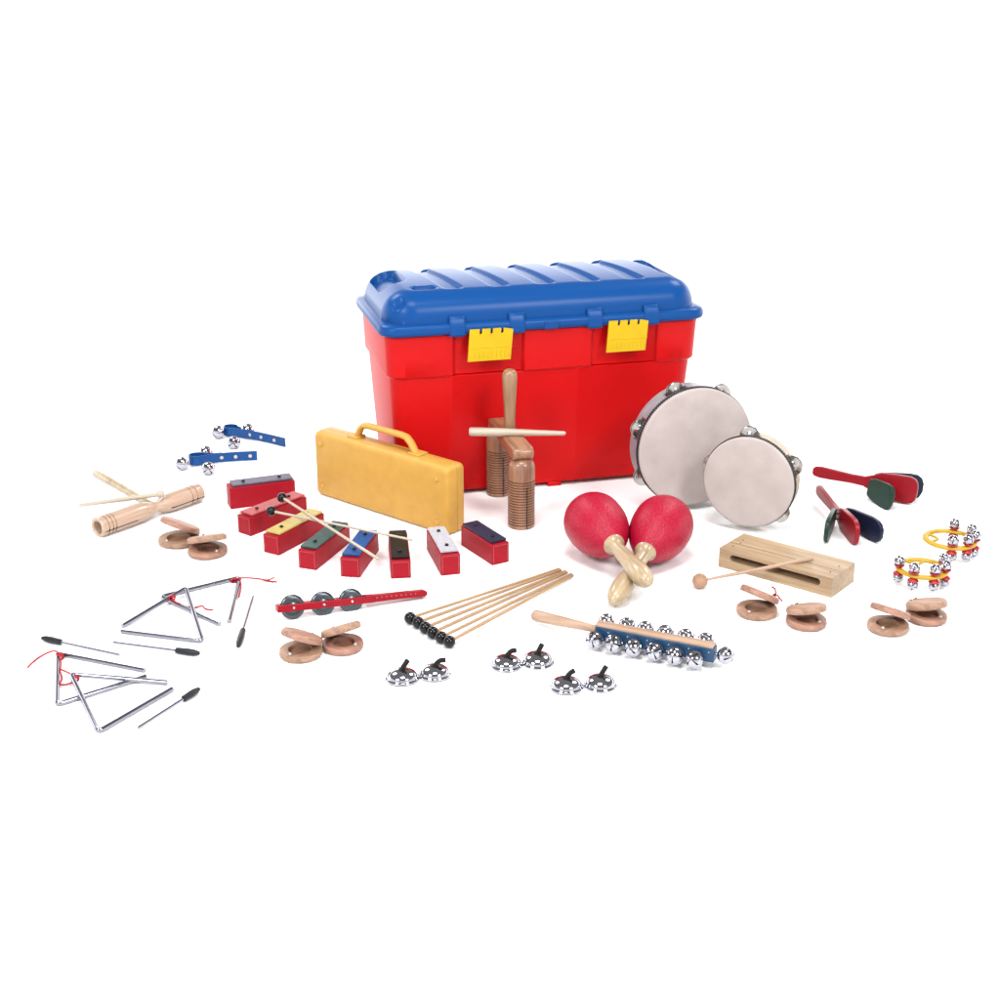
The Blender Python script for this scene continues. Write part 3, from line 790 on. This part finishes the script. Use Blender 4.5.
# ------------------------------------------------------------------ 13 sleigh bell stick
zt = .033
a = F(597, 622.7, zt); b = F(716, 645.5, zt); x = (b-a); L = x.length; T = along(a, b); Ti = T.inverted()
sl = thing('sleigh_bell_stick', 'blue sided wooden bell stick with round handle and rows of silver bells', 'sleigh bells', T)
hw = .0085; bh = .023
mb = MB(); mb.box(0, L, -hw, hw, -bh, -.0022); part('bell_bar', mb, M['body_blue'], sl, 30, .0012)
mb = MB(); mb.box(0, L-.002, -hw*.93, hw*.93, -.0022, .0012); part('top_strip', mb, M['bell_handle'], sl, 30, .0006)
h1 = Ti @ F(532.5, 615, .016); h0 = V((.004, 0, -.010)); dd = h0-h1; LH = dd.length
z_ = dd.normalized(); y_ = V((0, 0, 1)).cross(z_).normalized()
mb = MB(); mb.lathe([(0, 0), (.005, .0005), (.0078, .003), (.0086, .008), (.0080, LH*.35), (.0058, LH*.8), (.0052, LH)], 20, axes(h1, y_, z_.cross(y_), z_)); part('handle', mb, M['bell_handle'], sl, 50)
fr = [(598.4, 637), (618, 640), (637.3, 643.8), (658, 648.6), (677.6, 653), (697, 657.4)]
bk = [(610.4, 620), (631, 623.6), (649, 627.6), (669, 631), (689, 635.2), (709, 639)]
rb = 8.6/ppm(a)
for i, (px, py) in enumerate(fr):
    q = Ti @ F(px+1, py-1, .014); q.y = -hw-rb-.0005; q.z = -.0165; bell(sl, q, rb, (.25*math.sin(i*2.3), -1, .55), .3+i*1.1)
    mb = MB(); mb.tube([(q.x, -hw+.001, q.z), (q.x, -hw-.004, q.z)], .002, 8); part('nail', mb, M['chrome'], sl, 50)
    mb = MB(); mb.lathe([(.0010, 0), (.0008, .0006), (0, .0008)], 8, TR(q.x+.0155, -hw+.0001, -.008) @ RX(PI/2)); part('nail_head', mb, M['pearl'], sl, 50)
for i, (px, py) in enumerate(bk):
    q = Ti @ F(px, py, .022); q.y = hw+rb+.0015; q.z = -.007; bell(sl, q, rb, (.3*math.sin(i*1.7), 1, .5), .3+i*.7)
    mb = MB(); mb.tube([(q.x, hw-.001, q.z), (q.x, hw+.004, q.z)], .002, 8); part('nail', mb, M['chrome'], sl, 50)
bell(sl, (L+rb+.002, 0, -.012), rb*.98, (1, -.5, .3), .2)
mb = MB(); mb.tube([(L-.001, 0, -.012), (L+.005, 0, -.012)], .002, 8); part('nail', mb, M['chrome'], sl, 50)

# ------------------------------------------------------------------ 14 finger cymbals
def cymbal(label, c, half, dirx, diry, lean_):
    a = F(*c); r = half/ppm(a)
    t = thing('finger_cymbal', label, 'finger cymbal', Matrix.Translation(a), 'finger cymbals')
    h = .0135
    mb = MB(); prof = [(r*.985, .0002), (r, .0008), (r*.985, .0018), (r*.94, .0026), (r*.90, .0034)]
    for i in range(1, 17):
        q = PI/2*i/16; prof.append((r*.89*math.cos(q)**.9, .0036+(h-.0036)*math.sin(q)))
    prof[-1] = (0, h)
    mb.lathe(prof, 48, cap=False)
    part('cymbal_dish', mb, M['chrome'], t, 60, T=RX(random.uniform(-.05, .05)) @ TR(0, 0, .0006))
    mb = MB(); dv = V((dirx, diry, 0))
    mb.lathe([(.0055, h-.001), (.0052, h+.001), (.003, h+.0018), (0, h+.002)], 14, cap=False)
    mb.tube(smooth_path([V((0, 0, h-.001)), V((0, 0, h+.004))+dv*.003, V((0, 0, h+.008))+dv*.008, V((0, 0, h+.011+lean_*.0025))+dv*.015]), .0035, 8)
    part('finger_loop', mb, M['matt_black'], t, 40)
cymbal('chrome finger cymbal, left of the leftmost pair, short black loop upright', (402.4, 679), 17.2, .5, .1, 1)
cymbal('chrome finger cymbal, right of the leftmost pair, black loop bending right', (434.8, 675), 16.6, 1.0, .05, -1)
cymbal('chrome finger cymbal, left of the farthest back pair below the mallet sticks', (506.3, 665.5), 16.4, .9, .1, -1)
cymbal('chrome finger cymbal, right of the farthest back pair, with upright black loop', (537.6, 662.5), 16.6, .4, .1, 1)
cymbal('chrome finger cymbal, left of the pair nearest the bell stick', (566.3, 687.5), 17.4, .7, .1, 0)
cymbal('chrome finger cymbal, right of the pair nearest the bell stick', (600.3, 685.5), 16.8, .5, .2, 1)

# ------------------------------------------------------------------ 15 wood block
a = F(718.4, 566.5); b = F(831, 598); x = b-a; L = x.length; x.normalize(); y = V((0, 0, 1)).cross(x)
c = F(845.8, 579.5); WD = min(.085, max(.045, (c-b).dot(y)))
h = high(a, 552)*.35+high(b, 576)*.65
wb = thing('wood_block', 'long pale wooden block with a slot along its front face', 'wood block', axes(a, x, y, V((0, 0, 1))))
# front wall with a real slot: built from pieces around the opening
sx0, sx1, sz0, sz1 = L*.10, L*.90, h*.44, h*.80
mb = MB()
def hole_front():
    r = (sz1-sz0)/2; zc = (sz0+sz1)/2
    n = 8
    inner = [(sx1-r+r*math.cos(-PI/2+PI*i/n), zc+r*math.sin(-PI/2+PI*i/n)) for i in range(n+1)]+[(sx0+r+r*math.cos(PI/2+PI*i/n), zc+r*math.sin(PI/2+PI*i/n)) for i in range(n+1)]
    return inner
inn = hole_front(); n = len(inn)
def outer_pt(p):
    cx, cz = L/2, (sz0+sz1)/2
    return None
# outer loop matched to the inner loop points
outp = []
for i, (px_, pz_) in enumerate(inn):
    k = i
    if k <= 8:
        t_ = k/8; outp.append((L, h*t_) if 0 < k < 8 else ((L, 0) if k == 0 else (L, h)))
    else:
        t_ = (k-9)/8; outp.append((0, h*(1-t_)))
vs = [(p[0], 0, p[1]) for p in inn]+[(p[0], 0, p[1]) for p in outp]+[(p[0], .038, p[1]) for p in inn]
fs = [(i, n+i, n+(i+1) % n, (i+1) % n) for i in range(n)]+[(i, (i+1) % n, 2*n+(i+1) % n, 2*n+i) for i in range(n)]+[list(range(2*n, 3*n))]
fs = [f[::-1] for f in map(list, fs)]
o8 = len(vs)
vs += [(0, WD, 0), (L, WD, 0), (L, WD, h), (0, WD, h)]
right = [n+i for i in range(9)]; left = [n+i for i in range(9, 18)]
gy0, gy1 = WD*.40, WD*.425
fs += [[o8+1, o8+0, o8+3, o8+2], right+[o8+2, o8+1], left+[o8+0, o8+3], [n+0, n+17, o8+0, o8+1][::-1]]
vs += [(0, gy0, h), (L, gy0, h), (0, gy0, h-.0012), (L, gy0, h-.0012), (0, gy1, h-.0012), (L, gy1, h-.0012), (0, gy1, h), (L, gy1, h)]
g0 = o8+4
fs += [[n+9, n+8, g0+1, g0][::-1], [g0, g0+1, g0+3, g0+2][::-1], [g0+2, g0+3, g0+5, g0+4][::-1], [g0+4, g0+5, g0+7, g0+6][::-1], [g0+6, g0+7, o8+2, o8+3][::-1]]
mb.add(vs, fs)
import bmesh
me = mb.mesh('block_body', [M['block']], 30)
bm2 = bmesh.new(); bm2.from_mesh(me); bmesh.ops.recalc_face_normals(bm2, faces=bm2.faces); bm2.to_mesh(me); bm2.free()
part('block_body', me, None, wb)
for fx, fy in ((.07, .66), (.085, .48), (.07, .24), (.935, .62), (.93, .25)):
    mb = MB(); mb.lathe([(.0016, -.001), (.0014, .0003), (0, .0003)], 10, TR(L*fx, WD*fy, h)); part('hole_dot', mb, M['hole_shade'], wb, 50)  # small holes drawn as dark dots, their shade put in as colour
ba, be = F(700, 581, .0118), F(813, 558.5, h+.006)
t = thing('ball_beater', 'wooden ball beater leaning on the slotted wood block', 'beater', along(ba, be)); L = (be-ba).length
mb = MB(); mb.lathe(sph(.0118, 16), 28); part('head', mb, M['ball'], t, 60)
mb = MB(); mb.lathe([(.0019, .010), (.0028, L*.4), (.0034, L-.001), (.002, L), (0, L)], 12, XZ, cap=False); part('shaft', mb, M['bell_handle'], t, 60)

# ------------------------------------------------------------------ 16 clappers
def clapper(label, hp, tp, hz, tz, tilt, og, on, green_len, navy_len, wide):
    a = F(hp[0], hp[1], hz); b = F(tp[0], tp[1], tz); T = along(a, b) @ RX(tilt); L = (b-a).length
    t = thing('hand_clapper', label, 'clapper', T, 'hand clappers')
    def ol(pts_top):
        pts_top = [(x, z*(wide if x > .5 else 1+(wide-1)*.5)) for x, z in pts_top]
        return [(x*L, -z) for x, z in pts_top]+[(x*L, z) for x, z in reversed(pts_top)]
    th = .0042
    prof = [(0, .004), (.02, .0075), (.08, .0092), (.2, .0085), (.38, .0072), (.5, .0078), (.58, .0115), (.65, .0168), (.8, .0188), (.92, .0195), (.965, .017), (.99, .0125), (1.0, .006)]
    mb = MB(); mb.prism(ol(prof), -th, th, RX(PI/2)); part('handle_board', mb, M['clap_red'], t, 40, .0016, 3)
    pr = [(x, z*wide) for x, z in [(0, .0085), (.04, .0125), (.2, .0155), (.7, .0185), (.86, .0175), (.95, .0135), (1.0, .006)]]
    for s, ang, mt, ln in ((-1, og, 'clap_green', green_len), (1, on, 'clap_navy', navy_len)):
        mb = MB(); o_ = [(x*L*ln, -z) for x, z in pr]+[(x*L*ln, z) for x, z in reversed(pr)]
        mb.prism(o_, -.0036, .0036, RX(PI/2))
        part('clap_board', mb, M[mt], t, 40, .0016, 3, T=TR(L*.565, s*.0092, -.006*(wide-1.12)/.15*(s < 0)) @ RZ(s*ang) @ RY(.10 if s < 0 and wide > 1.2 else 0), label=('green' if s < 0 else 'navy blue')+' clapping board')
    mb = MB()
    for z in (-.005, .005): mb.tube([(L*.6, -.012, z), (L*.6, .012, z)], .0012, 6)
    part('cord', mb, M['dark_cord'], t, 50)
clapper('red hand clapper with green and navy boards seen broadside, farther back', (813, 470.5), (917.5, 492), .032, .025, R_(-8), R_(38), R_(23), .36, .47, 1.27)
clapper('red hand clapper with splayed green and navy boards pointing towards us, nearer one', (818, 489), (857.5, 536), .026, .020, R_(0), R_(27), R_(21), .42, .45, 1.12)

# ------------------------------------------------------------------ 17 yellow jingle rings
def jring(label, c, half, angs, loop_a, zr):
    a = F(c[0], c[1], zr); R = half/ppm(a); o = V((a.x, a.y, 0))
    t = thing('jingle_ring', label, 'jingle ring', Matrix.Translation(o), 'yellow jingle rings')
    mb = MB(); vs = []; fs = []; N = 56
    mb.tube([(R*math.cos(2*PI*i/N), R*math.sin(2*PI*i/N), zr) for i in range(N)], .0052, 10, closed=True, flat=.65)
    la = R_(loop_a); cx, cy = math.cos(la)*R*.62, math.sin(la)*R*.62
    pts = [(cx+R*.34*math.cos(la+PI*.75+PI*1.5*-1*i/14), cy+R*.34*math.sin(la+PI*.75-PI*1.5*i/14), zr) for i in range(15)]
    pts = [(math.cos(la+s)*R*.97, math.sin(la+s)*R*.97, zr) for s in (.42,)]+[(math.cos(la+s)*R*k, math.sin(la+s)*R*k, zr) for s, k in ((.42, .8), (.3, .62), (.1, .52), (-.1, .52), (-.3, .62), (-.42, .8), (-.42, .97))]
    mb.tube(smooth_path([V(p) for p in pts], 4), .0022, 8)
    part('ring', mb, M['ring'], t, 50)
    rb = 5.3/ppm(a); cvs = V((0, -1, .3))
    for k, q in enumerate(angs):
        q = R_(q); px, py = R*math.cos(q)*1.02, R*math.sin(q)*1.02
        for s in (1, -1):
            mb = MB(); mb.lathe([(.0028, .0022), (.0035, .003), (.0056, .0042), (.0080, .0062), (.0084, .0076), (.0078, .0078), (.004, .0068), (0, .006)], 18, cap=False)
            part('bell_cap', mb, M['cap'], t, 50, T=TR(px, py, zr) @ (RX(0) if s > 0 else RX(PI)))
            bell(t, (px, py, zr+s*(.0068+rb*.86)), rb, (math.cos(q)*.5, -1, .5*s+.4), .4+k)
        mb = MB(); mb.tube([(px, py, zr-.0075), (px, py, zr+.0075)], .0016, 8); part('pin', mb, M['chrome'], t, 50)
jring('yellow ring with red capped bells clustered at its right, farther back', (950, 539.5), 23.5, (64, 15, 333, 297, 258), 170, .0262)
jring('yellow ring with red capped bells spread round its front, nearer one', (922, 568.5), 23, (183, 234, 285, 326, 14), 95, .0262)

# ------------------------------------------------------------------ light
w = bpy.data.worlds.new('World'); sc.world = w; w.use_nodes = True; nt = w.node_tree
bg = nt.nodes['Background']
tc = nt.nodes.new('ShaderNodeTexCoord'); sp = nt.nodes.new('ShaderNodeSeparateXYZ'); nt.links.new(tc.outputs['Generated'], sp.inputs[0])
# bright white paper surround low all round, dim studio above it
mr = nt.nodes.new('ShaderNodeMapRange'); mr.interpolation_type = 'SMOOTHSTEP'
mr.inputs['From Min'].default_value = .22; mr.inputs['From Max'].default_value = .44
mr.inputs['To Min'].default_value = 1.0; mr.inputs['To Max'].default_value = 0
nt.links.new(sp.outputs['Z'], mr.inputs[0])
mr2 = nt.nodes.new('ShaderNodeMapRange'); mr2.interpolation_type = 'SMOOTHSTEP'      # the backdrop behind the chest is lit strongest
mr2.inputs['From Min'].default_value = -.1; mr2.inputs['From Max'].default_value = .5
mr2.inputs['To Min'].default_value = 1.2; mr2.inputs['To Max'].default_value = 3.4
nt.links.new(sp.outputs['Y'], mr2.inputs[0])
mu = nt.nodes.new('ShaderNodeMath'); mu.operation = 'MULTIPLY'; nt.links.new(mr.outputs[0], mu.inputs[0]); nt.links.new(mr2.outputs[0], mu.inputs[1])
ad = nt.nodes.new('ShaderNodeMath'); ad.operation = 'ADD'; ad.inputs[1].default_value = .30
nt.links.new(mu.outputs[0], ad.inputs[0]); nt.links.new(ad.outputs[0], bg.inputs['Strength'])
bg.inputs['Color'].default_value = (1, 1, 1, 1)
def area(name, loc, tgt, size, power, col=(1, 1, 1)):
    l = bpy.data.lights.new(name, 'AREA'); l.shape = 'DISK'; l.size = size; l.energy = power; l.color = col
    o = bpy.data.objects.new(name, l); C.objects.link(o); o.location = loc
    o.rotation_euler = (V(tgt)-V(loc)).to_track_quat('-Z', 'Y').to_euler()
for k_, (lx_, ly_, lz_, sz_, pw_) in enumerate(((-1.7, -2.5, 2.3, 1.0, 78), (1.7, -2.5, 2.3, 1.0, 74), (0, -1.1, 3.3, 1.2, 72), (-1.9, 1.9, 2.9, 1.1, 50), (1.9, 1.9, 2.9, 1.1, 50))):
    area('softbox', (lx_, ly_, lz_), (0, .3 if ly_ > 1 else 0, .05), sz_, pw_)
sc.view_settings.view_transform = 'Standard'; sc.view_settings.look = 'None'; sc.view_settings.gamma = 1; sc.view_settings.exposure = 0
sc.cycles.max_bounces = 8
print('chest W', W, 'case', CW, CH, CT, 'maraca', 'block', WD, h)
